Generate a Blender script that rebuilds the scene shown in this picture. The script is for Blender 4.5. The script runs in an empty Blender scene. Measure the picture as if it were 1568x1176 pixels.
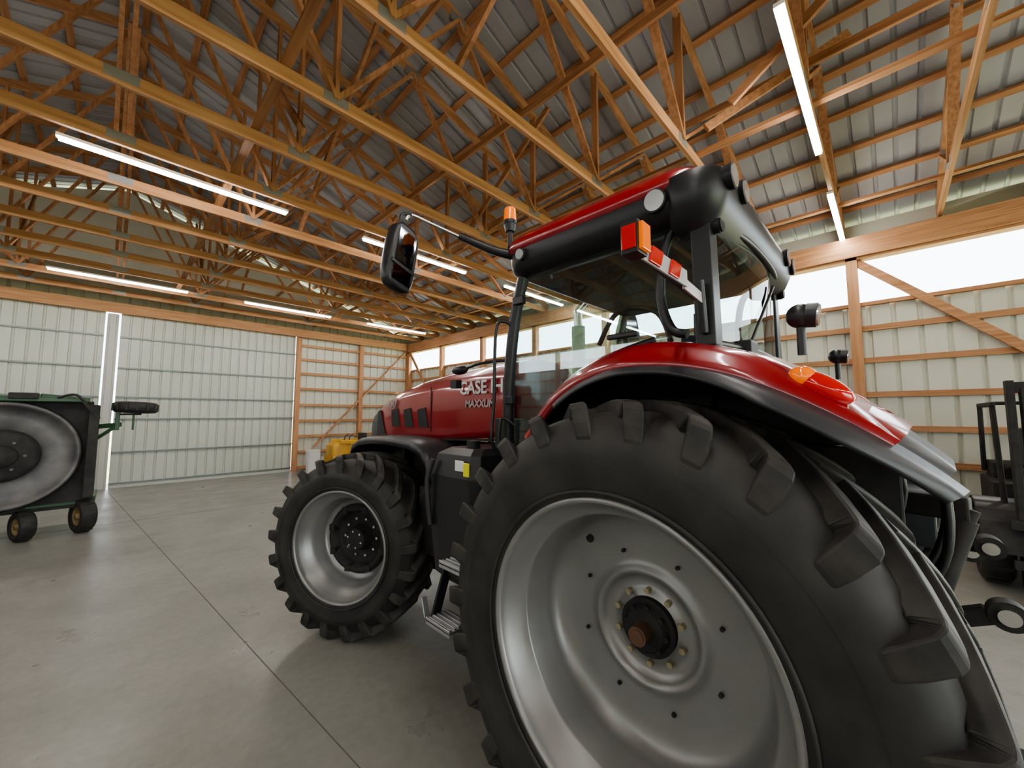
import bpy, math, random
from math import sin, cos, pi, radians, sqrt
from mathutils import Vector, Matrix
random.seed(3)
S=bpy.context.scene
# ------------------------------------------------------------ materials
def mat(name, col, rough=.5, metal=0, coat=0, noise=None, scale=(4,4,4), bump=0, spec=.5, emis=None, es=0, detail=4):
    m=bpy.data.materials.new(name); m.use_nodes=True
    nt=m.node_tree; b=nt.nodes['Principled BSDF']
    b.inputs['Base Color'].default_value=(*col,1); b.inputs['Roughness'].default_value=rough
    b.inputs['Metallic'].default_value=metal; b.inputs['Coat Weight'].default_value=coat
    b.inputs['Coat Roughness'].default_value=.08
    b.inputs['Specular IOR Level'].default_value=spec
    if emis:
        b.inputs['Emission Color'].default_value=(*emis,1); b.inputs['Emission Strength'].default_value=es
    if noise or bump:
        tc=nt.nodes.new('ShaderNodeTexCoord'); mp=nt.nodes.new('ShaderNodeMapping')
        mp.inputs['Scale'].default_value=scale
        n=nt.nodes.new('ShaderNodeTexNoise'); n.inputs['Scale'].default_value=1; n.inputs['Detail'].default_value=detail
        nt.links.new(tc.outputs['Object'],mp.inputs[0]); nt.links.new(mp.outputs[0],n.inputs['Vector'])
        if noise:
            r=nt.nodes.new('ShaderNodeValToRGB'); r.color_ramp.elements[0].position=.32; r.color_ramp.elements[1].position=.68
            r.color_ramp.elements[0].color=(*col,1); r.color_ramp.elements[1].color=(*noise,1)
            nt.links.new(n.outputs['Fac'],r.inputs[0]); nt.links.new(r.outputs[0],b.inputs['Base Color'])
        if bump:
            bp=nt.nodes.new('ShaderNodeBump'); bp.inputs['Strength'].default_value=bump; bp.inputs['Distance'].default_value=.01
            nt.links.new(n.outputs['Fac'],bp.inputs['Height']); nt.links.new(bp.outputs[0],b.inputs['Normal'])
    return m
WOODX=mat('lumber_x',(.37,.18,.08),.65,noise=(.54,.305,.16),scale=(1.3,30,22))
WOODY=mat('lumber_y',(.33,.155,.068),.65,noise=(.50,.27,.138),scale=(22,1.3,30))
WOODZ=mat('lumber_z',(.36,.17,.075),.65,noise=(.53,.29,.15),scale=(25,25,1.3))
PLATE=mat('gusset_steel',(.36,.36,.36),.45,.6)
ROOFM=mat('roof_steel',(.35,.37,.40),.5,.1,noise=(.41,.43,.46),scale=(.6,.6,.6))
WALLM=mat('wall_steel',(.53,.54,.455),.42,0,noise=(.59,.60,.515),scale=(.5,.5,.5))
DOORM=mat('door_steel',(.47,.50,.445),.4,0,noise=(.53,.555,.50),scale=(.5,.5,.5))
TRIMW=mat('white_trim',(.47,.48,.44),.5)
GIRT=mat('steel_girt',(.20,.23,.22),.4,.4)
RED=mat('red_paint',(.27,.006,.012),.28,0,.9)
BLK=mat('black_plastic',(.014,.015,.017),.38,noise=(.022,.023,.026),scale=(3,3,3))
BLKM=mat('black_matte',(.012,.012,.013),.7,noise=(.034,.031,.028),scale=(9,9,9))
GREYP=mat('dark_grey_plastic',(.034,.036,.041),.40,noise=(.046,.049,.055),scale=(5,5,5))
RUB=mat('tire_rubber',(.017,.0165,.016),.6,noise=(.040,.038,.034),scale=(5,5,5),bump=.12,detail=8)
RUBD=mat('tire_lug_rubber',(.017,.0165,.016),.58,noise=(.052,.048,.042),scale=(9,9,9),bump=.15,detail=8)
SILV=mat('rim_silver',(.25,.25,.245),.36,.45,noise=(.30,.298,.29),scale=(3,3,3))
CHR=mat('bright_steel',(.6,.6,.58),.25,.9)
BRZ=mat('axle_bronze',(.20,.12,.08),.4,.6)
ALU=mat('step_aluminium',(.50,.51,.52),.4,.8)
WHT=mat('white_decal',(.7,.7,.7),.4)
STRIPE=mat('reflector_white',(.38,.38,.40),.35)
SLVD=mat('silver_decal',(.42,.36,.36),.35,.4)
YEL=mat('yellow_paint',(.62,.36,.04),.4,coat=.3,noise=(.5,.29,.05))
YDEC=mat('yellow_decal',(.75,.7,.05),.4)
GRN=mat('green_paint',(.018,.075,.022),.5,coat=.1,noise=(.035,.09,.04),scale=(6,6,6))
MGREY=mat('worn_mower_steel',(.085,.085,.09),.5,.35,noise=(.19,.185,.18),scale=(3,3,3),detail=8)
MDK=mat('mower_dark_steel',(.018,.018,.018),.75,0,noise=(.045,.044,.042),scale=(5,5,5))
ORG=mat('orange_lens',(.85,.18,.01),.15,coat=1,emis=(1,.2,.01),es=.25)
REDL=mat('red_lens',(.5,.01,.01),.12,coat=1,emis=(1,.02,.01),es=.08)
LENS=mat('clear_lens',(.62,.64,.66),.12,.5,coat=1)
MIRR=mat('mirror_glass',(.10,.11,.13),.05,1)
SEAT=mat('seat_fabric',(.045,.045,.05),.8)
LED=mat('led_diffuser',(1,1,1),.5,emis=(1,.955,.90),es=58)
LEDB=mat('led_housing',(.8,.8,.8),.4)
BOLT=mat('bolt_zinc',(.45,.40,.25),.35,.8)
GRASS=mat('outside_grass',(.26,.30,.13),.9,noise=(.40,.40,.24),scale=(.5,.5,.5))
def glassm(name,tint,k=.04,a=.85):
    m=bpy.data.materials.new(name); m.use_nodes=True; nt=m.node_tree; nt.nodes.clear()
    o=nt.nodes.new('ShaderNodeOutputMaterial'); mx=nt.nodes.new('ShaderNodeMixShader')
    t=nt.nodes.new('ShaderNodeBsdfTransparent'); t.inputs[0].default_value=(*tint,1)
    g=nt.nodes.new('ShaderNodeBsdfGlossy'); g.inputs['Roughness'].default_value=.02
    f=nt.nodes.new('ShaderNodeLayerWeight'); f.inputs[0].default_value=.5
    pw=nt.nodes.new('ShaderNodeMath'); pw.operation='POWER'; pw.inputs[1].default_value=4.5
    ad=nt.nodes.new('ShaderNodeMath'); ad.operation='MULTIPLY_ADD'; ad.inputs[1].default_value=a; ad.inputs[2].default_value=k; ad.use_clamp=True
    nt.links.new(f.outputs['Facing'],pw.inputs[0]); nt.links.new(pw.outputs[0],ad.inputs[0]); nt.links.new(ad.outputs[0],mx.inputs[0])
    nt.links.new(t.outputs[0],mx.inputs[1]); nt.links.new(g.outputs[0],mx.inputs[2]); nt.links.new(mx.outputs[0],o.inputs[0])
    return m
GLASS=glassm('tinted_glass',(.86,.93,.93),.09,.55)
POLY=glassm('clear_polycarbonate',(.96,.98,.98),0,.3)
def concrete():
    m=bpy.data.materials.new('concrete'); m.use_nodes=True; nt=m.node_tree; b=nt.nodes['Principled BSDF']
    tc=nt.nodes.new('ShaderNodeTexCoord')
    def nz(s,d,r=.5):
        n=nt.nodes.new('ShaderNodeTexNoise'); n.inputs['Scale'].default_value=s; n.inputs['Detail'].default_value=d; n.inputs['Roughness'].default_value=r
        nt.links.new(tc.outputs['Object'],n.inputs['Vector']); return n
    def ramp(n,p0,p1,c0,c1):
        r=nt.nodes.new('ShaderNodeValToRGB'); r.color_ramp.elements[0].position=p0; r.color_ramp.elements[1].position=p1
        r.color_ramp.elements[0].color=(*c0,1); r.color_ramp.elements[1].color=(*c1,1); nt.links.new(n.outputs['Fac'],r.inputs[0]); return r
    a=ramp(nz(.7,7,.65),.3,.7,(.235,.231,.208),(.315,.31,.283))
    s=ramp(nz(1.9,9,.75),.56,.74,(1,1,1),(.85,.82,.77))
    s2=ramp(nz(.9,9,.8),.58,.68,(1,1,1),(.90,.875,.835))
    f=ramp(nz(14,5,.6),.35,.75,(.90,.90,.90),(1.05,1.05,1.04))
    def mul(x,y):
        k=nt.nodes.new('ShaderNodeMix'); k.data_type='RGBA'; k.blend_type='MULTIPLY'; k.inputs[0].default_value=1
        nt.links.new(x,k.inputs[6]); nt.links.new(y,k.inputs[7]); return k.outputs[2]
    c=mul(mul(mul(a.outputs[0],s.outputs[0]),f.outputs[0]),s2.outputs[0]); nt.links.new(c,b.inputs['Base Color'])
    rr=ramp(nz(1.6,6,.6),.3,.7,(.26,)*3,(.46,)*3); nt.links.new(rr.outputs[0],b.inputs['Roughness'])
    b.inputs['Specular IOR Level'].default_value=.5
    return m
CONC=concrete(); JOINT=mat('floor_joint',(.14,.135,.12),.9)
# ------------------------------------------------------------ mesh builder
class MB:
    def __init__(s): s.v=[];s.f=[];s.m=[];s.sm=[];s.mats=[]
    def mi(s,m):
        if m not in s.mats: s.mats.append(m)
        return s.mats.index(m)
    def add(s,vs,fs,m,smooth=False,M=None):
        o=len(s.v); k=s.mi(m)
        for p in vs:
            p=Vector(p); s.v.append(M@p if M is not None else p)
        for f in fs: s.f.append([i+o for i in f]); s.m.append(k); s.sm.append(smooth)
    def box(s,c,d,m,R=None,M=None):
        x,y,z=[q/2 for q in d]; c=Vector(c); vs=[]
        for a in (-x,x):
            for b in (-y,y):
                for e in (-z,z):
                    p=Vector((a,b,e)); p=(R@p if R is not None else p)+c; vs.append(p)
        s.add(vs,[(0,1,3,2),(4,6,7,5),(0,4,5,1),(2,3,7,6),(0,2,6,4),(1,5,7,3)],m,False,M)
    def box2(s,a,b,m,M=None):
        s.box([(a[i]+b[i])/2 for i in range(3)],[abs(b[i]-a[i]) for i in range(3)],m,None,M)
    def beam(s,p,q,w,h,m,up=(0,0,1),M=None):
        p=Vector(p);q=Vector(q);d=(q-p);L=d.length;d.normalize();up=Vector(up)
        sd=d.cross(up)
        if sd.length<1e-4: sd=d.cross(Vector((1,0,0)))
        sd.normalize(); u=sd.cross(d); R=Matrix((d,sd,u)).transposed()
        s.box((p+q)/2,(L,w,h),m,R,M)
    def cyl(s,p,q,r1,m,r2=None,n=20,caps=True,smooth=True,M=None):
        r2=r1 if r2 is None else r2
        p=Vector(p);q=Vector(q);d=(q-p).normalized()
        a=d.cross(Vector((0,0,1)) if abs(d.z)<.9 else Vector((1,0,0))).normalized(); b=d.cross(a)
        vs=[];
        for i in range(n):
            t=2*pi*i/n; e=a*cos(t)+b*sin(t); vs+= [p+e*r1,q+e*r2]
        s.add(vs,[(2*i,2*i+1,(2*i+3)%(2*n),(2*i+2)%(2*n)) for i in range(n)],m,smooth,M)
        if caps:
            s.add([vs[2*i] for i in range(n)],[list(range(n))],m,False,M)
            s.add([vs[2*i+1] for i in range(n)],[list(range(n))[::-1]],m,False,M)
    def lathe(s,prof,m,n=64,M=None,smooth=True):
        vs=[]
        for i in range(n):
            t=2*pi*i/n
            for (x,r) in prof: vs.append((x,r*cos(t),r*sin(t)))
        k=len(prof); fs=[]
        for i in range(n):
            j=(i+1)%n
            for a in range(k-1): fs.append((i*k+a,i*k+a+1,j*k+a+1,j*k+a))
        s.add(vs,fs,m,smooth,M)
    def loft(s,rings,m,smooth=True,cap=True,closed=True,M=None):
        n=len(rings[0]); vs=[p for r in rings for p in r]; fs=[]
        for i in range(len(rings)-1):
            for a in range(n if closed else n-1):
                b=(a+1)%n; fs.append((i*n+a,i*n+b,(i+1)*n+b,(i+1)*n+a))
        s.add(vs,fs,m,smooth,M)
        if cap:
            s.add(list(rings[0]),[list(range(n))[::-1]],m,False,M); s.add(list(rings[-1]),[list(range(n))],m,False,M)
    def tube(s,pts,r,m,n=10,sub=6,M=None):
        P=[Vector(p) for p in pts]
        if sub>1 and len(P)>2:
            Q=[]
            for i in range(len(P)-1):
                p0=P[max(i-1,0)];p1=P[i];p2=P[i+1];p3=P[min(i+2,len(P)-1)]
                for k in range(sub):
                    t=k/sub; Q.append(.5*((2*p1)+(p2-p0)*t+(2*p0-5*p1+4*p2-p3)*t*t+(3*p1-p0-3*p2+p3)*t**3))
            Q.append(P[-1]); P=Q
        a=None; rings=[]
        for i,p in enumerate(P):
            d=(P[min(i+1,len(P)-1)]-P[max(i-1,0)]).normalized()
            if a is None: a=d.cross(Vector((0,0,1)) if abs(d.z)<.9 else Vector((1,0,0))).normalized()
            a=(a-d*a.dot(d)).normalized(); b=d.cross(a)
            rr=r(i/(len(P)-1)) if callable(r) else r
            rings.append([p+(a*cos(2*pi*k/n)+b*sin(2*pi*k/n))*rr for k in range(n)])
        s.loft(rings,m,True,True,True,M)
    def ell(s,c,d,m,n=20,k=10,M=None,R=None):
        c=Vector(c);rings=[]
        for i in range(k+1):
            ph=-pi/2+pi*i/k; ph=max(min(ph,pi/2-.01),-pi/2+.01)
            ring=[]
            for j in range(n):
                p=Vector((d[0]*cos(ph)*cos(2*pi*j/n),d[1]*cos(ph)*sin(2*pi*j/n),d[2]*sin(ph)))
                ring.append((R@p if R is not None else p)+c)
            rings.append(ring)
        s.loft(rings,m,True,True,True,M)
    def poly(s,pts,th,m,M=None):
        P=[Vector(p) for p in pts]; n=(P[1]-P[0]).cross(P[2]-P[0]).normalized()*th; k=len(P)
        vs=[p-n/2 for p in P]+[p+n/2 for p in P]
        fs=[list(range(k))[::-1],[i+k for i in range(k)]]+[(i,(i+1)%k,k+(i+1)%k,k+i) for i in range(k)]
        s.add(vs,fs,m,False,M)
    def obj(s,name,parent=None,bevel=0,seg=2,recalc=True):
        me=bpy.data.meshes.new(name); me.from_pydata([tuple(v) for v in s.v],[],s.f)
        for m in s.mats: me.materials.append(m)
        me.polygons.foreach_set('material_index',s.m); me.polygons.foreach_set('use_smooth',s.sm); me.update()
        if recalc:
            import bmesh
            b=bmesh.new(); b.from_mesh(me); bmesh.ops.recalc_face_normals(b,faces=b.faces); b.to_mesh(me); b.free()
        o=bpy.data.objects.new(name,me); S.collection.objects.link(o)
        if bevel:
            md=o.modifiers.new('bevel','BEVEL'); md.width=bevel; md.segments=seg; md.limit_method='ANGLE'; md.angle_limit=radians(40); md.harden_normals=False
        if parent:
            o.parent=parent; o.matrix_parent_inverse=Matrix.Translation(-parent.location)
        return o
def empty(name,loc):
    e=bpy.data.objects.new(name,None); e.location=loc; e.empty_display_size=.2; S.collection.objects.link(e); return e
# ------------------------------------------------------------ building
XE,XW,YN,YS=8.9,-9.2,15.1,-9.5; EAVE=5.02; XR=(XE+XW)/2; SL=.33
ZR=EAVE+.2+(XE-XR)*SL
m=MB(); m.box2((XW-.3,YS-.3,-.2),(XE+.3,YN+.3,0),CONC); m.obj('floor')
m=MB()
def joint(a,b): m.beam((a[0],a[1],0),(b[0],b[1],0),.008,.003,JOINT)
joint((1.27,0),(-.13,15)); joint((-5,0),(-5.4,15)); joint((5.9,0),(5.6,15)); joint((-9,10.6),(8.8,9.8)); joint((-9,-3.6),(8.8,-3.6))
m.obj('floor_control_joints')
m=MB(); m.box2((-90,-90,-.4),(90,90,-.25),GRASS); m.obj('outside_ground')
def ribbed(mb,o,al,ln,nr,W,mt,pitch=.3,rw=.07,rh=.03,th=.0):
    o=Vector(o);al=Vector(al);ln=Vector(ln);nr=Vector(nr); pts=[]; x=0
    while x<W:
        for d,h in ((0,0),(pitch-rw,0),(pitch-rw*.75,rh),(pitch-rw*.25,rh)):
            if x+d<=W: pts.append((x+d,h))
        x+=pitch
    pts.append((W,0))
    vs=[];fs=[]
    for d,h in pts: vs+=[o+al*d+nr*h,o+al*d+nr*h+ln]
    for i in range(len(pts)-1): fs.append((2*i,2*i+2,2*i+3,2*i+1))
    mb.add(vs,fs,mt)
m=MB()
for sx,xe in ((1,XE+.5),(-1,XW-.5)):
    z0=ZR+.16-abs(xe-XR)*SL
    ribbed(m,(xe,YS-.4,z0),(0,1,0),(XR-xe,0,ZR+.16-z0),(0,0,1),YN-YS+.8,ROOFM,pitch=.23,rw=.06,rh=.028)
m.obj('ceiling_metal_roof',recalc=False)
m=MB()
for sx in (1,-1):
    k=0
    while True:
        d=.12+k*.61
        if d>9.45: break
        x=XR+sx*d; z=ZR+.105-d*SL
        R=Matrix.Rotation(sx*math.atan(SL),3,'Y')
        m.box((x,(YN+YS)/2,z),(.09,YN-YS+.5,.045),WOODY,R); k+=1
m.obj('roof_purlins')
m=MB(); zb=EAVE+.07
def top(x): return ZR-abs(x-XR)*SL
m.beam((XW+.05,0,zb),(XE-.05,0,zb),.042,.14,WOODX)
for sx in (1,-1):
    m.beam((XR,0,ZR-.02),(XR+sx*9.4,0,top(XR+9.4)-.02),.042,.14,WOODX)
bn=[1.5,4.5,7.2]; tn=[0,3.0,5.9,7.9]
def web(a,b):
    for sx in (1,-1):
        m.beam((XR+sx*a[0],0,(top(XR+a[0])-.06) if a[1] else zb+.03),(XR+sx*b[0],0,(top(XR+b[0])-.06) if b[1] else zb+.03),.04,.09,WOODZ,up=(0,1,0.01))
for a,b in (((0,1),(1.5,0)),((1.5,0),(3,1)),((3,1),(4.5,0)),((4.5,0),(5.9,1)),((5.9,1),(7.2,0)),((7.2,0),(7.9,1)),((1.5,0),(1.5,1)),((4.5,0),(4.5,1))): web(a,b)
for sx in (1,-1):
    for b in bn+[0 if sx>0 else 3]: m.box((XR+sx*b,0,zb+.02),(.24,.048,.10),PLATE)
    for t in tn: m.box((XR+sx*t,0,top(XR+t)-.05),(.24,.048,.13),PLATE)
tr=m.obj('roof_truss',bevel=0)
ys=[1.54+1.13*k for k in range(-9,12)]
tr.location=(0,ys[0],0)
for y in ys[1:]:
    o=tr.copy(); S.collection.objects.link(o); o.location=(0,y,0)
m=MB()
for x in (4.85,0.9,-3.2,-6.5,7.6): m.box2((x-.045,YS+.2,zb+.075),(x+.045,YN-.2,zb+.115),WOODY)
for d in (2.25,3.75,5.2):
    for sx in (1,-1):
        z=(zb+top(XR+d))/2; m.box2((XR+sx*d-.02,YS+.2,z-.045),(XR+sx*d+.02,YN-.2,z+.045),WOODY)
for i,y in enumerate((-5.5,-1.0,3.4,7.9,10.8)):
    for sx in (1,-1):
        m.beam((XR+sx*.05,y,ZR-.3),(XR+sx*.05,y+3.0,zb+.1),.04,.09,WOODY)
        m.beam((XR+sx*4.4,y,top(XR+4.4)-.2),(XR+sx*4.4,y+2.0,zb+.1),.04,.09,WOODY)
        m.beam((XR+sx*3.05,y+3,top(XR+3)-.2),(XR+sx*1.6,y+.6,zb+.1),.04,.09,WOODX)
        m.beam((XR+sx*1.45,y+3.4,top(XR+1.5)-.2),(XR+sx*1.45,y+1.2,zb+.1),.04,.09,WOODY)
        m.beam((XR+sx*5.6,y+1.1,top(XR+5.6)-.15),(XR+sx*4.6,y+2.3,zb+.1),.04,.09,WOODX)
        m.beam((XR+sx*2.2,y+.6,top(XR+2.2)-.2),(XR+sx*2.2,y+3.8,zb+.1),.04,.09,WOODY)
m.obj('truss_bracing')
def light(x0,y,x1):
    m=MB(); m.box2((x0,y-.035,EAVE-.035),(x1,y+.035,EAVE),LEDB); m.box2((x0+.02,y-.028,EAVE-.065),(x1-.02,y+.028,EAVE-.035),LED)
    m.obj('led_tube_light')
for y,o in ((.42,-.16),(6.28,-.64),(12.2,-1.2),(-5.4,-.2)):
    for k in range(-2,3):
        x=o+3.4*k
        if x+1.5<XE: light(x,y,min(x+2.25,8.6))
m=MB()
ribbed(m,(4.45,YN,0),(1,0,0),(0,0,EAVE),(0,1,0),XE-4.45,WALLM,rh=.03)
ribbed(m,(XW,YN,4.9),(1,0,0),(0,0,.5),(0,1,0),XE-XW,WALLM)
m.poly([(XW,YN+.05,5.2),(XE,YN+.05,5.2),(XR,YN+.05,ZR+.1)],.02,WALLM)
ribbed(m,(XW,YN,0),(1,0,0),(0,0,EAVE),(0,1,0),3.2,WALLM)
m.obj('wall_north',recalc=False)
def door(x0,x1,name):
    m=MB(); ribbed(m,(x0,YN-.05,.06),(1,0,0),(0,0,4.75),(0,1,0),x1-x0,DOORM,pitch=.23,rw=.06,rh=.03)
    for z in (.12,.95,1.85,2.45,3.25,4.1): m.box2((x0,YN-.10,z-.018),(x1,YN-.055,z+.018),GIRT); m.box2((x0,YN-.11,z+.02),(x1,YN-.095,z+.032),TRIMW)
    m.box2((x0,YN-.1,.0),(x1,YN-.055,.07),TRIMW)
    m.obj(name,recalc=False)
door(-.08,4.31,'door_1'); door(-6.0,-.38,'door_2')
m=MB(); m.box2((-.34,YN-.2,0),(-.12,YN-.02,4.70),TRIMW); m.box2((-.29,YN-.23,0),(-.17,YN-.2,4.70),TRIMW); m.obj('trim_1',bevel=.01)
m=MB()
for x in (4.4,6.68,8.78): m.box2((x-.075,YN-.2,0),(x+.075,YN-.04,EAVE),WOODZ)
for z in (.1,.65,1.2,1.75,2.31,2.89,3.44,3.95,4.45):
    m.box2((4.48,YN-.10,z-.045),(8.8,YN-.03,z+.045),WOODX)
m.beam((8.75,YN-.16,4.8),(5.0,YN-.16,.8),.04,.12,WOODX,up=(0,1,0.01))
m.obj('framing_north')  # structural timber framing: wall posts, girts and diagonal brace
m=MB(); m.box2((XW,YN-.30,4.72),(XE-.3,YN-.25,5.0),WOODX); m.box2((XW,YN-.25,4.83),(4.3,YN-.02,4.9),WOODX); m.obj('header_north')  # timber header beams along the north wall, part of the framing
def longwall(x,s,name,openings):
    m=MB()
    ribbed(m,(x,openings[1],0),(0,1,0),(0,0,3.85),(s,0,0),YN-openings[1],WALLM)
    ribbed(m,(x,YS,0),(0,1,0),(0,0,3.85),(s,0,0),openings[0]-YS,WALLM)
    m.box2((x,YS,4.68),(x+s*.04,YN,5.3),WALLM)
    m.obj(name,recalc=False)
    m=MB(); posts=[.335+2.42*k for k in range(-4,7)]
    for y in posts:
        if not(openings[0]+.1<y<openings[1]-.1): m.box2((x-s*.2,y-.075,0),(x-s*.04,y+.075,EAVE),WOODZ)
        else: m.box2((x-s*.2,y-.075,4.4),(x-s*.04,y+.075,EAVE),WOODZ)
    for z in (.1,.65,1.2,1.75,2.31,2.89,3.44):
        m.box2((x-s*.06,openings[1],z-.045),(x-s*.005,YN-.1,z+.045),WOODY)
    m.box2((x-s*.08,openings[1],3.83),(x-s*.0,YN-.1,3.89),WOODY)
    m.box2((x-s*.26,YS+.1,4.66),(x-s*.21,YN-.31,5.0),WOODY); m.box2((x-s*.2,YS+.1,4.62),(x-s*.0,YN-.1,4.68),WOODY)
    m.beam((x-s*.12,.3,4.62),(x-s*.12,-1.95,2.35),.12,.04,WOODY,up=(1,0,0.01))
    m.beam((x-s*.12,14.8,4.62),(x-s*.12,12.6,2.0),.12,.04,WOODY,up=(1,0,.01))
    m.obj('framing_east' if s>0 else 'framing_west')  # long-wall timber framing: posts, girts, sill, headers and braces
    m=MB(); m.box2((x+s*.005,YS,3.88),(x+s*.012,YN,4.63),POLY); m.obj('window_1' if s>0 else 'window_2')
longwall(XE,1,'wall_east',(-8.8,-3.1))
longwall(XW,-1,'wall_west',(-8.8,-8.7))
m=MB()
ribbed(m,(XW,YS,0),(1,0,0),(0,0,EAVE+.3),(0,-1,0),5.2,WALLM); ribbed(m,(4.4,YS,0),(1,0,0),(0,0,EAVE+.3),(0,-1,0),XE-4.4,WALLM)
m.box2((XW,YS-.05,4.5),(XE,YS,EAVE+.3),WALLM); m.poly([(XW,YS-.05,5.2),(XE,YS-.05,5.2),(XR,YS-.05,ZR+.1)],.02,WALLM)
m.obj('wall_south',recalc=False)
# ------------------------------------------------------------ TRACTOR
CX=2.70; RA=.83; FA=3.75
T=empty('tractor',(CX,2.2,0))
def wheel(mb,ml,R,rr,W,n,M,rear=True):
    hw=W/2; ro=hw-.02
    prof=[(-ro,rr-.01),(-ro-.012,rr+.02),(-ro-.02,rr+.05),(-hw-.01,rr+(R-rr)*.35),(-hw-.015,rr+(R-rr)*.5),(-hw-.004,R-.155),(-hw+.025,R-.09),(-hw*.75,R-.062),(-hw*.4,R-.054),(0,R-.052)]
    prof=prof+[(-x,r) for x,r in prof[:-1][::-1]]
    mb.lathe(prof,RUB,96,M)
    for q,w in ((rr+.035,.006),(rr+(R-rr)*.45,.003)):
        mb.lathe([(-hw-.004,q-.008),(-hw-.012-w,q),(-hw-.004,q+.008)],RUB,96,M)
    def P(th,r,x): return (x,r*cos(th),r*sin(th))
    sw=.36*W/.68/R; hk=R*2*pi/n*.5
    for s in (-1,1):
        for i in range(n):
            t0=2*pi*(i+(.5 if s>0 else 0))/n
            secs=[]
            for u in (0,.15,.4,.6,.8,.9):
                x=s*(-.02+u*(hw+.02)); secs.append((x,R-.08,x,R-.001-.010*u*u,hk*(.21+.10*u),t0+sw*(u**.85)))
            secs.append((s*(hw-.07),R-.12,s*(hw-.012),R-.016,hk*.33,t0+sw*.97))
            secs.append((s*(hw-.07),R-.14,s*(hw+.000),R-.038,hk*.34,t0+sw*1.0))
            secs.append((s*(hw-.06),R-.18,s*(hw+.008),R-.10,hk*.35,t0+sw*1.03))
            secs.append((s*(hw-.05),R-.22,s*(hw+.010),R-.155,hk*.33,t0+sw*1.05))
            secs.append((s*(hw-.04),R-.25,s*(hw-.002),R-.225,hk*.26,t0+sw*1.06))
            rings=[]
            for xb,rb,xt,rt,hh,th in secs:
                a=hh/R
                rings.append([P(th-a*1.3,rb,xb),P(th-a,rt,xt),P(th+a,rt,xt),P(th+a*1.3,rb,xb)])
            ml.loft(rings,RUBD,False,True,True,M)
    if rear:
        pr=[(-ro-.004,rr+.012),(-ro-.016,rr+.006),(-ro-.014,rr-.008),(-ro+.005,rr-.016),(-ro+.045,rr-.022),(-ro+.055,rr-.035),(-ro+.10,rr-.045),(-ro+.115,rr-.075),(-ro+.125,rr-.082),(-ro+.22,rr-.090),(-ro+.235,rr-.10),(-ro+.27,rr-.105),(-ro+.31,rr-.125),(-ro+.33,rr-.15),
            (-ro+.345,.40),(-ro+.35,.30),(-ro+.345,.262),(-ro+.33,.25),(-ro+.33,.236),(-ro+.35,.222),(-ro+.372,.205),(-ro+.378,.16),(-ro+.37,.155),(-ro+.37,0.0)]
        mb.lathe(pr,SILV,96,M)
        xf=-ro+.37
        for i in range(10):
            t=2*pi*i/10+.2; mb.cyl(P(t,.155,xf+.02),P(t,.155,xf-.025),.013,BOLT,n=8,M=M)
        mb.cyl((xf+.01,0,0),(xf-.03,0,0),.125,BLKM,n=32,M=M); mb.cyl((xf-.03,0,0),(xf-.06,0,0),.105,BLKM,r2=.085,n=32,M=M)
        for i in range(8):
            t=2*pi*i/8; mb.cyl(P(t,.09,xf-.03),P(t,.09,xf-.055),.014,BLKM,n=8,M=M)
        mb.cyl((xf-.05,0,0),(xf-.13,0,0),.040,BRZ,n=24,M=M); mb.cyl((xf-.13,0,0),(xf-.135,0,0),.03,BRZ,n=16,M=M)
        for i in range(8):
            t=2*pi*i/8+.35; r=.33; xq=-ro+.345
            mb.cyl(P(t,r,xq),P(t,r,xq-.012),.009,BLKM,n=10,M=M)
        mb.cyl(P(.75,.44,-ro+.335),P(.75,.44,-ro+.331),.022,BLKM,n=14,M=M)
    else:
        pr=[(-ro-.004,rr+.012),(-ro-.016,rr+.006),(-ro-.014,rr-.008),(-ro+.005,rr-.014),(-ro+.04,rr-.02),(-ro+.05,rr-.035),(-ro+.09,rr-.042),(-ro+.10,rr-.075),(-ro+.16,rr-.085),(-ro+.18,rr-.10),(-ro+.24,rr-.115),(-ro+.27,rr-.13),(-ro+.27,.28)]
        mb.lathe(pr,SILV,72,M)
        mb.lathe([(-ro+.268,.325),(-ro+.235,.30),(-ro+.235,.265),(-ro+.30,.25),(-ro+.33,.22),(-ro+.33,0)],BLKM,48,M)
        mb.cyl((-ro+.34,0,0),(-ro+.22,0,0),.125,BLKM,r2=.10,n=28,M=M)
        for i in range(10):
            t=2*pi*i/10; mb.cyl(P(t,.175,-ro+.34),P(t,.175,-ro+.305),.013,CHR,n=8,M=M)
        for i in range(8):
            t=2*pi*i/8+.3; mb.box(P(t,.285,-ro+.26),(.06,.06,.06),BLKM,M=M)
        for i in range(6):
            t=2*pi*i/6+.3; mb.cyl(P(t,.075,-ro+.23),P(t,.075,-ro+.21),.010,CHR,n=8,M=M)
def mkwheel(nm,*a):
    m=MB(); ml=MB(); wheel(m,ml,*a); m.obj(nm,T); ml.obj(nm+'_lugs',T,bevel=.007)
RR,RZ=1.025,1.025; WX=1.70; st=radians(28)
mkwheel('rear_wheel_left',RR,.61,.69,25,Matrix.Translation((WX,RA,RZ))@Matrix.Rotation(.1,4,'X'))
mkwheel('rear_wheel_right',RR,.61,.69,25,Matrix.Translation((2*CX-WX,RA,RZ))@Matrix.Rotation(pi,4,'Z'))
FR,FZ=.805,.805
ML=Matrix.Translation((1.66,3.68,FZ))@Matrix.Rotation(st,4,'Z')
MR=Matrix.Translation((3.80,3.86,FZ))@Matrix.Rotation(st+pi,4,'Z')
mkwheel('front_wheel_left',FR,.485,.56,21,ML,False)
mkwheel('front_wheel_right',FR,.485,.56,21,MR,False)
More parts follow.
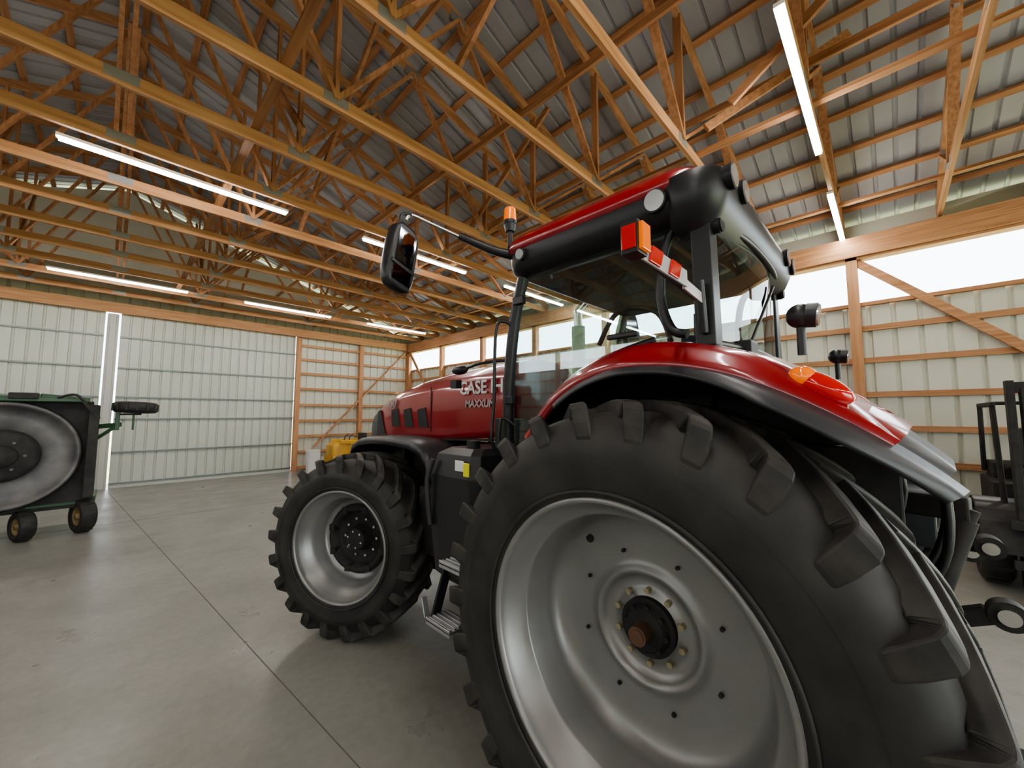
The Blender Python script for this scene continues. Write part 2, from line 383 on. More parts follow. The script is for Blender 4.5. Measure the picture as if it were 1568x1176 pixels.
for nm,sx in (('front_fender_left',1),('front_fender_right',-1)):
    m=MB(); rings=[]; f=(lambda x:x) if sx>0 else (lambda x:2*CX-x)
    for y,z in ((4.42,1.50),(4.36,1.64),(4.2,1.71),(3.9,1.745),(3.5,1.75),(3.15,1.735),(2.95,1.69),(2.86,1.60),(2.82,1.45)):
        rings.append([(f(x),y,z+d) for x,d in ((1.86,-.07),(1.865,-.015),(1.91,.008),(2.1,.012),(2.33,0),(2.33,-.014),(2.1,-.003),(1.92,-.008),(1.885,-.025),(1.875,-.07))])
    m.loft(rings,GREYP,True); m.beam((f(2.1),3.6,1.2),(f(2.1),3.6,1.74),.05,.05,BLKM); m.beam((f(2.42),3.6,1.25),(f(2.1),3.6,1.3),.05,.05,BLKM)
    m.obj(nm,T)
m=MB()
m.box2((2.35,-.05,.62),(3.05,1.9,1.45),BLKM); m.box2((2.42,1.8,.62),(2.98,3.4,1.25),BLKM); m.box2((2.38,2.3,1.2),(3.02,4.35,1.66),BLKM)
m.box2((2.45,3.2,.62),(2.95,4.75,1.25),BLKM)
m.cyl((1.75,RA,RZ),(3.65,RA,RZ),.15,BLKM,r2=.15); m.cyl((2.05,RA,RZ),(2.4,RA,RZ),.17,BLKM,r2=.26)
m.beam((1.98,FA,FZ),(3.42,FA,FZ),.22,.2,BLKM); m.cyl((1.92,FA,.55),(1.92,FA,1.0),.11,BLKM); m.cyl((3.48,FA,.55),(3.48,FA,1.0),.11,BLKM)
m.cyl((1.78,3.70,FZ),(1.95,3.77,FZ),.14,BLKM); m.cyl((3.46,3.74,FZ),(3.66,3.82,FZ),.14,BLKM)
m.box2((2.4,4.9,.7),(3.0,5.2,1.25),BLKM)
m.cyl((2.1,FA-.18,.8),(3.2,FA-.18,.8),.035,CHR)
m.obj('chassis',T,bevel=.02)
HS=[(2.22,.47,1.80,2.35,2.47),(2.7,.465,1.76,2.33,2.46),(3.2,.455,1.72,2.30,2.43),(3.7,.445,1.70,2.255,2.385),(4.15,.43,1.68,2.19,2.315),(4.5,.41,1.66,2.10,2.22),(4.62,.40,1.66,2.05,2.165)]
def hoodring(y,hw,zb_,zs,zt):
    pts=[(-hw*.96,zb_),(-hw,zb_+.06),(-hw*1.0,zb_+(zs-zb_)*.5),(-hw*.985,zs-.07),(-hw*.95,zs-.02),(-hw*.86,zs+.02),(-hw*.74,zs+(zt-zs)*.55),(-hw*.5,zt-.02),(0,zt)]
    full=pts+[(-a,b) for a,b in pts[:-1][::-1]]
    return [(CX+a,y,z) for a,z in full]
m=MB(); m.loft([hoodring(*h) for h in HS],RED); m.obj('hood',T)
m=MB(); hs=[(4.62,.405,1.30,2.05,2.167),(4.80,.38,1.30,1.97,2.06),(4.92,.34,1.30,1.88,1.94),(4.97,.28,1.32,1.78,1.83)]
m.loft([hoodring(*h) for h in hs],BLK)
m.box2((2.32,3.9,1.25),(3.08,4.65,1.7),BLK)
for z in (1.45,1.55,1.65,1.75): m.box2((2.45,4.96,z),(2.95,4.99,z+.03),GREYP)
m.obj('grille',T)
def hx(y):
    for (y0,w0,*_),(y1,w1,*_) in zip(HS,HS[1:]):
        if y<=y1: return w0+(w1-w0)*(y-y0)/(y1-y0)
    return .40
m=MB()
for k in range(3):
    y=3.40+k*.30
    for sx in (-1,1):
        pts=[(CX+sx*(hx(y+a)+.004),y+a,z) for a,z in ((0,1.84),(.19,1.84),(.22,2.03),(.07,2.05))]
        m.poly(pts if sx<0 else pts[::-1],.012,BLK)
for sx in (-1,1):
    m.poly([(CX+sx*(hx(y)+.003),y,z) for y,z in ((2.25,1.76),(4.6,1.665),(4.6,1.685),(2.25,1.78))],.01,BLK)
    m.poly([(CX+sx*(hx(y)+.004),y,z) for y,z in ((4.36,1.74),(4.60,1.72),(4.60,2.02),(4.52,2.03))],.012,BLK)
    m.poly([(CX+sx*(hx(y)+.003),y,z) for y,z in ((3.36,1.80),(3.37,1.80),(3.37,2.26),(3.36,2.26))],.006,BLKM)
m.obj('hood_vents',T)
def text(body,y,z,size,mt,nm,sh=0.25):
    c=bpy.data.curves.new(nm,'FONT'); c.body=body; c.size=size; c.extrude=.002; c.shear=sh; c.offset=.003
    c.materials.append(mt); o=bpy.data.objects.new(nm,c); S.collection.objects.link(o)
    R=Matrix(((0,0,-1),(-1,0,0),(0,1,0))).to_4x4()
    o.matrix_world=Matrix.Translation((CX-hx(y-.3)-.008,y,z))@R
    o.parent=T; o.matrix_parent_inverse=Matrix.Translation(-T.location)
text('CASE IH',2.87,2.165,.165,WHT,'hood_lettering',0)
text('MAXXUM',2.78,2.045,.09,SLVD,'model_lettering',.1)
text('150',4.32,2.06,.14,SLVD,'number_lettering',.3)
def yz(p,x): return (x,p[0],p[1])
side=[(1.80,3.0),(1.90,2.65),(1.955,2.25),(1.965,1.9),(1.95,1.62),(1.72,1.68),(1.57,1.98),(1.37,2.18),(1.12,2.31),(.87,2.37),(.66,2.38),(.60,2.6),(.62,3.0)]
m=MB(); mg=MB(); X1=1.97; X2=2*CX-X1
for x in (X1,X2):
    P=[yz(p,x) for p in side]
    m.tube(P[4:10],.022,BLK,sub=4); m.beam(P[0],P[-1],.05,.06,BLK)
    m.tube(P[0:5],.042,BLK,sub=5)
    m.beam(yz((.61,3.0),x),yz((.60,2.30),x),.09,.11,BLK,up=(1,0,0))
    m.tube([yz((.72,2.98),x),yz((.80,2.85),x),yz((.83,2.6),x),yz((.78,2.42),x),yz((.70,2.38),x)],.024,BLK)
    mg.poly([yz(p,x) for p in side],.004,GLASS)
for z in (2.28,2.98):
    m.beam((X1,.60,z),(X2,.60,z),.06,.06,BLK)
for z in (2.32,2.93):
    m.tube([(X1+.02,.575,z),(X1+.35,.515,z),(CX,.50,z),(X2-.35,.515,z),(X2-.02,.575,z)],.018,BLK)
m.beam((X1,1.80,2.98),(X2,1.80,2.98),.06,.06,BLK); m.beam((X1,1.95,1.65),(X2,1.95,1.65),.06,.06,BLK)
rg=[[(X1+.04+ (X2-X1-.08)*k/12,.575-.07*sin(pi*k/12),z) for k in range(13)] for z in (2.3,2.97)]
mg.loft(rg,GLASS,True,False,False)
rg=[[(X1+.03+(X2-X1-.06)*k/12,y+.10*sin(pi*k/12),z) for k in range(13)] for y,z in ((1.95,1.67),(1.955,2.2),(1.90,2.6),(1.80,2.97))]
mg.loft(rg,GLASS,True,False,False)
m.box2((X1,.62,1.45),(X2,1.95,1.62),BLKM); m.box2((2.1,1.9,1.3),(3.3,2.25,1.95),BLK)
m.box2((2.05,.62,1.6),(3.35,.90,2.26),BLKM)
m.box2((X1-.05,.95,2.40),(X1-.02,1.13,2.43),BLK); m.box2((X1-.05,1.78,2.75),(X1-.01,1.88,2.81),BLK); m.box2((X1-.05,1.88,2.05),(X1-.01,1.96,2.11),BLK)
m.beam((2.3,.50,2.35),(2.9,.49,2.8),.015,.02,BLK); m.box2((2.22,.48,2.28),(2.36,.56,2.36),BLK)
m.obj('cab_frame',T,bevel=.008); mg.obj('cab_glass',T,recalc=False)
def rr(hx_,hy_,r,z,cy,n=6,cx=CX):
    out=[]
    for qx,qy,a0 in ((1,1,0),(-1,1,90),(-1,-1,180),(1,-1,270)):
        for k in range(n+1):
            t=radians(a0+90*k/n); out.append((cx+qx*(hx_-r)+r*cos(t),cy+qy*(hy_-r)+r*sin(t),z))
    return out
m=MB(); cy=1.21
m.loft([rr(.76,.60,.1,2.935,cy),rr(.84,.66,.14,2.96,cy),rr(.87,.695,.18,3.01,cy),rr(.875,.70,.2,3.085,cy)],BLK)
m.obj('roof_lower',T)
m=MB(); m.loft([rr(.868,.69,.2,3.085,cy+.02),rr(.885,.71,.2,3.10,cy+.02),rr(.880,.70,.2,3.155,cy+.02),rr(.845,.665,.2,3.20,cy+.02),rr(.75,.58,.2,3.23,cy+.02),rr(.2,.2,.15,3.25,cy)],RED); m.obj('roof_cap',T)
m=MB()
m.loft([rr(.78,.08,.07,2.87,.645),rr(.85,.12,.10,2.92,.63),rr(.888,.155,.14,3.00,.63),rr(.892,.17,.14,3.08,.64),rr(.885,.165,.14,3.13,.645),rr(.82,.11,.1,3.165,.66)],BLK)
for x,z in ((1.93,3.08),(2.13,3.09),(3.27,3.09),(3.47,3.08)):
    m.cyl((x,.52,z),(x,.452,z),.052,BLK,r2=.062,n=24); m.cyl((x,.455,z),(x,.447,z),.053,LENS,n=24)
for sx in (-1,1):
    for y in (.78,1.70):
        x=CX+sx*.875; q=.05 if y<1 else .033; z=3.045
        m.cyl((x-sx*.03,y,z),(x+sx*.018,y,z-.004),q+.008,BLK,n=24); m.cyl((x+sx*.018,y,z-.004),(x+sx*.024,y,z-.005),q,LENS,n=24)
for x in (1.98,3.48):
    m.cyl((x,.60,2.90),(x,.53,2.895),.045,BLK); m.cyl((x,.53,2.895),(x,.523,2.895),.038,BLKM)
m.obj('roof_lamps',T,bevel=.004)
m=MB(); bx,by=1.86,1.84
m.tube([(1.98,1.76,3.06),(1.9,1.83,3.10),(bx,by,3.16)],.022,BLK); m.cyl((bx,by,3.15),(bx,by,3.27),.018,BLK); m.cyl((bx,by,3.26),(bx,by,3.31),.032,BLK,r2=.046); m.cyl((bx,by,3.31),(bx,by,3.335),.050,BLK)
m.cyl((bx,by,3.335),(bx,by,3.42),.048,ORG,r2=.042); m.ell((bx,by,3.42),(.042,.042,.02),ORG)
m.obj('beacon_lamp',T)
for nm,sx in (('mirror_left',-1),('mirror_right',1)):
    m=MB(); f=(lambda x:x) if sx<0 else (lambda x:2*CX-x)
    m.tube([(f(1.97),1.76,3.06),(f(1.9),1.84,3.10),(f(1.78),1.93,3.13),(f(1.6),2.08,3.22)],lambda t:.042-.018*t,BLK,n=12)
    m.tube([(f(1.62),2.07,3.21),(f(1.4),2.12,3.25),(f(1.26),2.15,3.27),(f(1.22),2.15,3.22)],.011,CHR); m.tube([(f(1.26),2.15,3.27),(f(1.19),2.15,3.24),(f(1.19),2.15,3.1)],.011,BLK)
    R=Matrix.Rotation(sx*radians(-18),3,'Z')@Matrix.Rotation(-sx*radians(11),3,'Y'); C0=Vector((f(1.19),2.15,2.96))
    rings=[]
    for yy,sc in ((-.035,.93),(-.03,1),(.03,1),(.06,.85),(.075,.6)):
        ring=[]
        for k in range(28):
            t=2*pi*k/28; cx_=abs(cos(t))**.45*(1 if cos(t)>0 else -1)*.11*sc; cz=abs(sin(t))**.55*(1 if sin(t)>0 else -1)*.22*sc
            ring.append(R@Vector((cx_,yy,cz))+C0)
        rings.append(ring)
    m.loft(rings,BLK)
    m.box(R@Vector((0,-.037,.06))+C0,(.15,.006,.22),MIRR,R); m.box(R@Vector((0,-.037,-.13))+C0,(.15,.006,.09),MIRR,R)
    m.box(R@Vector((0,-.034,-.07))+C0,(.2,.015,.02),BLK,R)
    m.obj(nm,T)
m=MB()
m.beam((1.18,.59,2.545),(1.96,.62,2.53),.025,.035,GREYP); m.box2((1.22,.568,2.505),(1.62,.578,2.575),STRIPE)
for k,x in enumerate((1.25,1.42)): m.poly([(x,.563,2.508),(x+.09,.563,2.508),(x+.12,.563,2.572),(x+.03,.563,2.572)],.008,REDL)
m.box2((1.13,.545,2.50),(1.20,.605,2.61),BLK); m.box2((1.137,.53,2.51),(1.195,.545,2.60),ORG); m.box2((1.125,.55,2.515),(1.13,.60,2.595),REDL)
m.cyl((1.86,.60,2.6),(1.9,.60,2.36),.02,BLK); m.beam((1.62,.585,2.525),(1.95,.6,2.515),.012,.05,SLVD)
m.obj('marker_light_arm',T,bevel=.006)
def fender(sx,nm):
    f=(lambda x:x) if sx>0 else (lambda x:2*CX-x)
    def P(x,r,t):
        d=math.degrees(t); k=max(0,d-112)
        return (f(x),RA+r*cos(t),RZ+r*sin(t)+k*k*.000095)
    def XO(d): return 1.88 if d<46 else (1.88-(d-46)*.0062 if d<88 else 1.62+max(0,d-118)*.002)
    rings=[];N=28
    for k in range(N+1):
        d=42+(136-42)*k/N; t=radians(d); xo=XO(d)
        g=0.03*max(0,1-abs(d-95)/40)-.0018*max(0,d-112)
        ring=[(xo,1.15),(xo-.012,1.175),(xo,1.21),(xo+.03,1.235+g*.6),(xo+.07,1.255+g),(xo+.14,1.265+g),(2.04,1.285+g),(2.10,1.27),(2.06,1.26),(xo+.12,1.235),(xo+.05,1.21),(xo+.015,1.18),(xo+.012,1.15)]
        if d>112: ring=[(x,r-.0012*(d-112)) for x,r in ring]
        rings.append([P(x,r,t) for x,r in ring])
    m=MB(); m.loft(rings,RED); m.obj(nm,T)
    m=MB(); rings=[]
    for k in range(41):
        d=60+(148-60)*k/40; t=radians(d); xo=XO(d)
        e=max(0,min(1,(d-98)/20))*.13*max(0,min(1,(151-d)/20)); q=-.0009*max(0,d-112)
        ring=[(xo+.03,1.19+q),(xo-.01-e*.5,1.17-e*.05+q),(xo-.018-e,1.145-e*.10+q),(xo-.018-e,1.13-e*.10+q),(xo-.005-e*.5,1.15-e*.05+q),(xo+.03,1.165+q)]
        rings.append([P(x,r,t) for x,r in ring])
    m.loft(rings,GREYP)
    rings=[]
    for k in range(8):
        d=135+k*1.4; t=radians(d); q=-.038-.003*k; rings.append([P(x,r+q,t) for x,r in ((1.66+.01*k,1.19),(1.78,1.24),(2.06,1.26),(2.06,1.24),(1.78,1.21),(1.68+.01*k,1.16))])
    m.loft(rings,BLK)
    pts=[P(2.09,1.27-.003*max(0,d-112),radians(d)) for d in range(40,137,8)]+[P(2.09,1.0,radians(128)),P(2.09,.7,radians(115)),P(2.09,.5,radians(60))]
    m.poly(pts,.02,BLKM)
    m.obj(nm+'_flare',T)
    m=MB(); t=radians(122.5); c=Vector(P(1.70,1.235,t)); R=Matrix.Rotation(t-pi/2,3,'X')
    m.ell(c,(.058,.105,.042),REDL,R=R); m.ell(c+R@Vector((-.004*sx,.055,.004)),(.054,.048,.040),ORG,R=R)
    m.obj(nm+'_tail_lamp',T)
    m=MB(); x,y,z=f(1.93),.24,2.38
    m.cyl((x,y,2.22),(x,y,2.34),.016,BLK); m.ell((x,y,z),(.052,.05,.050),BLK); m.cyl((x,y-.02,z),(x,y-.056,z-.005),.049,BLK,n=28); m.cyl((x,y-.055,z-.005),(x,y-.062,z-.006),.043,LENS,n=28)
    m.obj(nm+'_work_lamp',T)
fender(1,'rear_fender_left'); fender(-1,'rear_fender_right')
m=MB()
rings=[]
for z,a,yl,yh in ((.80,.10,1.95,2.35),(.88,.02,1.92,2.42),(1.2,0,1.92,2.45),(1.55,0,1.93,2.46),(1.70,.03,1.95,2.42),(1.74,.10,2.0,2.36)):
    rings.append([(1.62+a,yl+.05,z),(1.62+a,yh-.05,z),(1.67+a,yh,z),(2.25,yh,z),(2.25,yl,z),(1.67+a,yl,z)])
m.loft(rings,BLK,False)
m.box2((1.9,2.4,.8),(2.4,3.0,1.35),BLKM)
m.cyl((1.8,2.15,1.72),(1.8,2.15,1.79),.05,BLK)
m.box2((1.612,2.03,1.60),(1.619,2.12,1.67),WHT); m.box2((1.611,1.97,1.57),(1.619,2.03,1.66),YDEC)
m.tube([(1.60,2.36,1.66),(1.58,2.40,1.5),(1.60,2.38,1.2)],.018,GREYP)
m.obj('fuel_tank',T,bevel=.03)
m=MB()
for z,y in ((.62,2.14),(1.02,2.0)):
    m.box2((1.50,y-.13,z),(1.68,y+.13,z+.012),ALU); m.box2((1.50,y-.13,z-.02),(1.508,y+.13,z+.025),ALU)
    for k in range(5): m.box2((1.515+k*.033,y-.12,z+.012),(1.528+k*.033,y+.12,z+.024),ALU)
m.beam((1.58,2.29,.58),(1.66,2.22,1.0),.02,.07,BLK,up=(1,0,0)); m.beam((1.58,1.99,.58),(1.66,1.90,1.0),.02,.07,BLK,up=(1,0,0))
m.beam((1.53,2.30,.62),(1.53,2.34,.74),.01,.04,ALU,up=(1,0,0))
m.obj('access_steps',T,bevel=.003)
m=MB()
m.tube([(1.95,1.90,2.60),(1.90,1.93,2.64),(1.86,1.98,2.58),(1.86,2.0,2.1),(1.84,2.0,1.8),(1.88,1.98,1.72)],.012,BLK)
m.tube([(1.95,1.88,1.9),(1.89,1.95,1.95),(1.87,1.96,1.8)],.012,BLK)
m.tube([(2.2,2.2,2.42),(2.08,2.4,2.40),(2.05,2.60,2.36)],.012,BLK); m.ell((2.05,2.64,2.36),(.045,.10,.04),BLK); m.box2((1.98,2.60,2.20),(2.04,2.68,2.27),BLK)
m.obj('grab_rails',T)
m=MB()
m.cyl((3.35,2.3,1.5),(3.35,2.3,2.9),.07,BLK); m.tube([(3.35,2.3,2.9),(3.35,2.3,3.05),(3.40,2.25,3.15)],.045,CHR)
m.obj('exhaust_stack',T)
m=MB()
m.box2((2.45,.95,1.6),(2.95,1.35,1.85),SEAT); 
m.loft([rr(.24,.24,.08,1.85,1.17),rr(.26,.26,.08,1.93,1.17),rr(.24,.24,.08,1.97,1.17)],SEAT)
m.box((2.7,.90,2.20),(.46,.11,.55),SEAT,Matrix.Rotation(radians(8),3,'X')); m.box((2.7,.83,2.55),(.26,.09,.16),SEAT)
m.box2((3.0,.95,1.9),(3.12,1.45,2.12),BLKM); m.box2((2.30,.95,2.0),(2.4,1.3,2.06),BLKM)
m.beam((2.7,1.78,1.6),(2.7,1.55,2.18),.12,.12,BLK); m.box2((2.5,1.70,2.05),(2.9,1.88,2.26),BLK)
R=Matrix.Translation((2.7,1.48,2.27))@Matrix.Rotation(radians(38),4,'X')
pts=[(cos(2*pi*k/28)*.21,sin(2*pi*k/28)*.21,0) for k in range(29)]; m.tube(pts,.018,BLK,sub=1,M=R)
for k in range(3):
    t=2*pi*k/3+pi/2; m.beam((0,0,0),(cos(t)*.2,sin(t)*.2,0),.035,.012,BLK,M=R)
m.cyl((0,0,-.06),(0,0,.02),.05,BLK,M=R)
m.tube([(2.05,.8,2.30),(2.08,.9,2.55),(2.1,1.15,2.60),(2.12,1.3,2.42)],.016,BLK)
m.box((2.98,1.62,2.45),(.20,.03,.22),BLK)
m.tube([(3.0,1.1,2.12),(3.02,1.2,2.3),(3.02,1.25,2.38)],.022,BLK)
m.obj('cab_interior',T,bevel=.012)
m=MB()
for sx in (-1,1):
    f=lambda a:CX+sx*a
    m.beam((f(.42),.45,.85),(f(.45),-.10,1.20),.05,.10,BLKM); m.beam((f(.45),-.08,1.19),(f(.45),-.22,1.26),.05,.06,BLKM)
    m.cyl((f(.45)-.03,-.26,1.27),(f(.45)+.03,-.26,1.27),.050,BLKM); m.cyl((f(.45)-.04,-.26,1.27),(f(.45)+.04,-.26,1.27),.028,CHR)
    m.beam((f(.30),.35,1.62),(f(.42),-.20,1.62),.07,.09,BLKM)
    m.cyl((f(.42),-.20,1.62),(f(.44),-.02,1.12),.026,BLKM); m.cyl((f(.42),-.18,1.58),(f(.435),-.10,1.32),.04,BLKM)
    m.cyl((f(.52),.25,.95),(f(.50),.12,1.5),.04,BLKM); m.cyl((f(.52),.21,1.1),(f(.50),.12,1.5),.022,CHR)
    m.tube([(f(.55),.1,1.95),(f(.58),-.1,1.8),(f(.62),-.12,1.5),(f(.55),.0,1.2)],.014,BLK)
    m.tube([(f(.50),.15,2.0),(f(.50),-.12,1.7),(f(.46),-.05,1.35),(f(.4),.2,1.2)],.012,BLK)
    m.tube([(f(.60),.2,2.0),(f(.64),-.02,1.75),(f(.60),.05,1.45)],.010,BLK)
    m.box2((f(.62)-.04,-.02,1.45),(f(.62)+.04,.25,1.85),BLKM)
m.box2((2.42,-.02,1.25),(2.98,.6,1.70),BLKM); m.box2((2.5,-.12,1.40),(2.9,0,1.62),GREYP)
for k in range(6): m.cyl((2.50+k*.08,-.12,1.58),(2.50+k*.08,-.18,1.58),.022,CHR if k%2 else BLK)
m.cyl((2.7,-.05,1.40),(2.62,-.24,1.42),.032,BLKM); m.cyl((2.58,-.27,1.42),(2.66,-.27,1.42),.045,BLKM); m.cyl((2.57,-.27,1.42),(2.67,-.27,1.42),.025,CHR)
m.box2((2.62,-.35,.50),(2.78,.4,.56),BLKM); m.cyl((2.7,-.15,.80),(2.7,0,.80),.04,CHR); m.box2((2.5,-.14,.92),(2.9,0,.96),BLKM)
m.box2((2.15,.35,1.6),(3.25,.60,2.2),BLKM)
m.obj('three_point_hitch',T,bevel=.008)
# ------------------------------------------------------------ rotary mower (left)
MW=empty('rotary_mower',(-.95,9.9,0))
m=MB(); c=Vector((-1.22,9.72,1.34))
Mx=Matrix.Translation(c)@Matrix.Rotation(radians(8),4,'Z')@Matrix.Rotation(radians(90),4,'Z')
m.lathe([(-.02,.84),(-.07,.82),(-.07,.78),(.02,.76),(.05,.60),(.03,.42),(.05,.40),(.05,0)],MGREY,48,Mx)
m.lathe([(-.06,.84),(.18,.84)],MDK,48,Mx)
m.lathe([(.02,.40),(-.10,.38),(-.12,.30),(-.12,.0)],MDK,40,Mx)
m.lathe([(-.12,.17),(-.2,.15),(-.2,0)],MDK,32,Mx)
for k in range(6): 
    t=2*pi*k/6; m.cyl((-.12,.23*cos(t),.23*sin(t)),(-.15,.23*cos(t),.23*sin(t)),.02,MGREY,M=Mx,n=8)
m.obj('blade_pan',MW)
m=MB()
m.box2((-2.9,9.86,.42),(-.30,9.98,2.20),MDK); m.box2((-2.9,9.70,2.18),(-.35,9.98,2.26),GRN); m.box2((-.34,9.62,.6),(-.22,10.0,2.14),MDK)
m.beam((-.42,9.66,2.2),(-.22,9.66,1.9),.1,.05,MDK)
m.box2((-2.9,9.98,1.9),(-.4,10.1,2.05),GRN); m.beam((-.9,9.9,2.28),(-.35,9.9,2.22),.1,.08,GRN)
m.beam((-.6,10.1,.4),(-.6,10.1,1.7),.12,.1,GRN); m.box2((-2.9,10.0,.42),(-.2,10.9,.56),GRN); m.box2((-2.9,10.0,.56),(-.3,10.85,.66),MDK)
m.box2((-1.2,9.66,2.22),(-.9,9.8,2.32),MDK); m.tube([(-.7,9.7,2.25),(-.5,9.62,2.30),(-.35,9.66,2.1)],.02,BLK)
m.obj('folded_wing_deck',MW,bevel=.015)
m=MB()
m.beam((-.35,9.95,1.75),(.05,9.8,1.80),.06,.08,GRN); m.beam((-.30,9.9,1.5),(.0,9.8,1.78),.05,.05,GRN); m.beam((.0,9.8,1.7),(.0,9.8,2.05),.06,.06,GRN)
m.beam((.0,9.8,1.98),(.3,9.72,1.98),.03,.03,MDK); m.beam((.2,9.75,1.70),(.2,9.75,2.02),.03,.03,GRN)
m.beam((-.3,10.1,1.3),(-.3,10.1,.5),.12,.06,MDK); m.beam((-.34,9.9,.6),(-.25,9.9,.3),.05,.05,GRN); m.beam((-1.0,9.9,.6),(-.95,9.9,.25),.05,.05,GRN)
m.beam((-.95,9.86,.5),(-.3,9.86,.5),.05,.05,GRN)
m.obj('wing_wheel_brackets',MW,bevel=.008)
def tire(mb,c,r,w,ax,hub=YEL):
    ax=Vector(ax).normalized(); M=Matrix.Translation(c)@Vector((1,0,0)).rotation_difference(ax).to_matrix().to_4x4()
    h=w/2
    mb.lathe([(-h*.7,r*.55),(-h,r*.7),(-h,r*.88),(-h*.7,r),(h*.7,r),(h,r*.88),(h,r*.7),(h*.7,r*.55)],RUB,36,M)
    mb.lathe([(-h*.75,r*.56),(-h*.5,r*.5),(-h*.3,r*.2),(-h*.9,r*.18),(-h*.9,0)],hub,28,M); mb.lathe([(h*.75,r*.56),(h*.5,r*.5),(h*.3,r*.2),(h*.9,r*.18),(h*.9,0)],hub,28,M)
    for k in range(14):
        t=2*pi*k/14; mb.box((0,r*cos(t),r*sin(t)),(w*.7,.03,.02),RUB,Matrix.Rotation(t-pi/2,3,'X'),M)
DY=mat('dirty_hub',(.16,.11,.04),.6,noise=(.28,.2,.1),scale=(9,9,9))
m=MB(); tire(m,(.22,9.72,2.10),.30,.18,(0.05,.05,1),MGREY); m.obj('wing_gauge_wheel',MW)
m=MB(); tire(m,(-.32,9.85,.275),.27,.2,(.92,.35,0),DY); tire(m,(-.95,9.80,.235),.23,.18,(.9,.4,0),DY); tire(m,(-2.2,9.9,.275),.27,.2,(.92,.35,0),DY); m.obj('transport_wheels',MW)
# ------------------------------------------------------------ riding mower (yellow)
RM=empty('riding_mower',(5.6,13.5,0))
m=MB()
m.box2((5.0,13.1,.35),(6.3,13.9,.62),YEL); m.loft([rr(.34,.36,.12,.62,13.5,cx=5.35),rr(.34,.36,.12,.95,13.5,cx=5.35),rr(.26,.28,.12,1.02,13.5,cx=5.35)],YEL)
m.box2((5.85,13.2,.6),(6.45,13.85,.80),YEL); m.box2((5.8,13.25,.8),(6.1,13.75,.92),SEAT); m.box((6.15,13.5,1.10),(.12,.5,.45),SEAT)
m.box2((5.2,13.05,.98),(6.5,13.12,1.12),YEL); m.box2((5.2,13.85,.98),(6.5,13.9,1.12),YEL); m.box2((6.42,13.05,.6),(6.5,13.9,1.12),YEL)
m.box2((4.75,13.05,.12),(5.9,13.95,.26),YEL)
m.obj('mower_body',RM,bevel=.03)
m=MB(); 
for x,y,r in ((4.95,13.05,.2),(4.95,13.95,.2),(6.25,13.0,.3),(6.25,14.0,.3)): tire(m,(x,y,r+.01),r,.2,(0,1,0))
m.tube([(5.6,13.3,.9),(5.62,13.3,1.2),(5.75,13.35,1.28)],.015,BLK); m.tube([(5.6,13.7,.9),(5.62,13.7,1.2),(5.75,13.65,1.28)],.015,BLK)
m.obj('mower_wheels_levers',RM)
m=MB(); m.loft([rr(.16,.16,.1,.0,13.2,cx=4.42),rr(.19,.19,.1,.80,13.2,cx=4.42),rr(.2,.2,.1,.84,13.2,cx=4.42)],WHT,True); m.obj('plastic_barrel')
# ------------------------------------------------------------ forklift (right)
FL=empty('forklift',(7.8,-1.33,0))
m=MB(); D=-.08
for y in (-.90,-1.0,-1.52,-1.62): m.box2((6.98,y+D-.03,.08),(7.12,y+D+.03,2.36 if y in(-.90,-1.62) else 2.28),BLKM)
for z in (.35,1.2,2.22): m.box2((6.99,-1.62+D,z),(7.08,-.9+D,z+.12),BLKM)
m.cyl((7.05,-1.15+D,.2),(7.05,-1.15+D,2.0),.05,BLKM); m.cyl((7.05,-1.37+D,.2),(7.05,-1.37+D,2.0),.05,BLKM)
for k in range(5): m.tube([(7.0,-1.08+D-k*.05,.4),(7.0,-1.08+D-k*.05,2.3)],.012,BLK)
for z in (.30,.72): m.box2((6.90,-1.72+D,z),(6.95,-.80+D,z+.10),BLKM)
for y in (-1.0,-1.5): m.box2((6.86,y+D-.05,.06),(6.90,y+D+.05,.80),BLKM); m.box2((6.0,y+D-.05,.05),(6.90,y+D+.05,.09),BLKM)
m.obj('mast_and_forks',FL,bevel=.006)
m=MB()
m.box2((7.15,-1.62+D,.35),(7.6,-.92+D,.95),BLKM); m.box2((7.55,-1.75+D,.35),(8.55,-.78+D,1.15),BLKM); m.box2((8.1,-1.7+D,1.0),(8.6,-.85+D,1.35),BLKM)
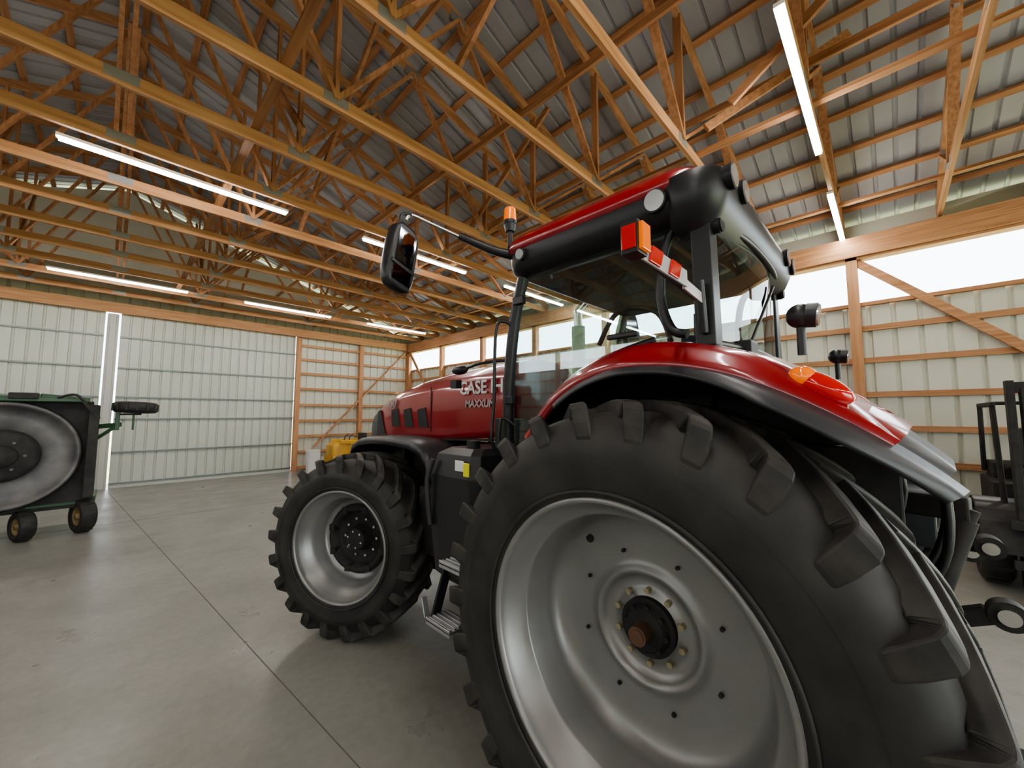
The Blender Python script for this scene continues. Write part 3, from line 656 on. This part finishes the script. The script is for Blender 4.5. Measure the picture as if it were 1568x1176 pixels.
m.box2((7.75,-1.5+D,1.15),(8.15,-1.0+D,1.3),SEAT); m.box((8.18,-1.25+D,1.55),(.1,.45,.5),SEAT)
for y in (-.82,-1.70):
    m.beam((7.25,y+D,.75),(7.5,y+D,2.1),.05,.05,BLKM); m.beam((8.5,y+D,1.2),(8.4,y+D,2.1),.05,.05,BLKM); m.beam((7.45,y+D,2.1),(8.45,y+D,2.1),.05,.06,BLKM)
for k in range(6): m.beam((7.5+k*.18,-.82+D,2.12),(7.5+k*.18,-1.7+D,2.12),.03,.03,BLKM)
rings=[]
for k in range(11):
    t=radians(-5+18.5*k); rings.append([(7.45+r*cos(t),y,.45+r*sin(t)) for r,y in ((.54,-.58+D),(.54,-.95+D),(.51,-.95+D),(.51,-.58+D))])
m.loft(rings,BLKM,False)
m.obj('chassis_and_guard',FL,bevel=.02)
m=MB(); 
for x,y,r in ((7.45,-.72+D,.43),(7.45,-1.80+D,.43),(8.38,-.80+D,.28),(8.38,-1.7+D,.28)): tire(m,(x,y,r+.01),r,.25,(0,1,0),BLKM)
m.obj('forklift_wheels',FL)
# ------------------------------------------------------------ world + camera
w=bpy.data.worlds.new('w'); S.world=w; w.use_nodes=True
w.node_tree.nodes['Background'].inputs[0].default_value=(.88,.95,1,1); w.node_tree.nodes['Background'].inputs[1].default_value=4.5
sd=bpy.data.lights.new('sun','SUN'); sd.energy=14; sd.angle=radians(3); sd.color=(1,.96,.88)
so=bpy.data.objects.new('sun',sd); S.collection.objects.link(so); so.rotation_euler=Vector((-.42,.30,-.86)).to_track_quat('-Z','Y').to_euler()
cd=bpy.data.cameras.new('camera'); cam=bpy.data.objects.new('camera',cd); S.collection.objects.link(cam); S.camera=cam
cd.sensor_width=36; cd.lens=589/1568*36; cd.clip_start=.02
fw=Vector((.7145,.6996,0)).normalized(); p=radians(4.5); f3=fw*cos(p)+Vector((0,0,1))*sin(p)
cam.location=(0,0,1.98); cam.rotation_euler=f3.to_track_quat('-Z','Y').to_euler()
S.view_settings.view_transform='AgX'; S.view_settings.look='AgX - Medium High Contrast'; S.view_settings.exposure=0.45
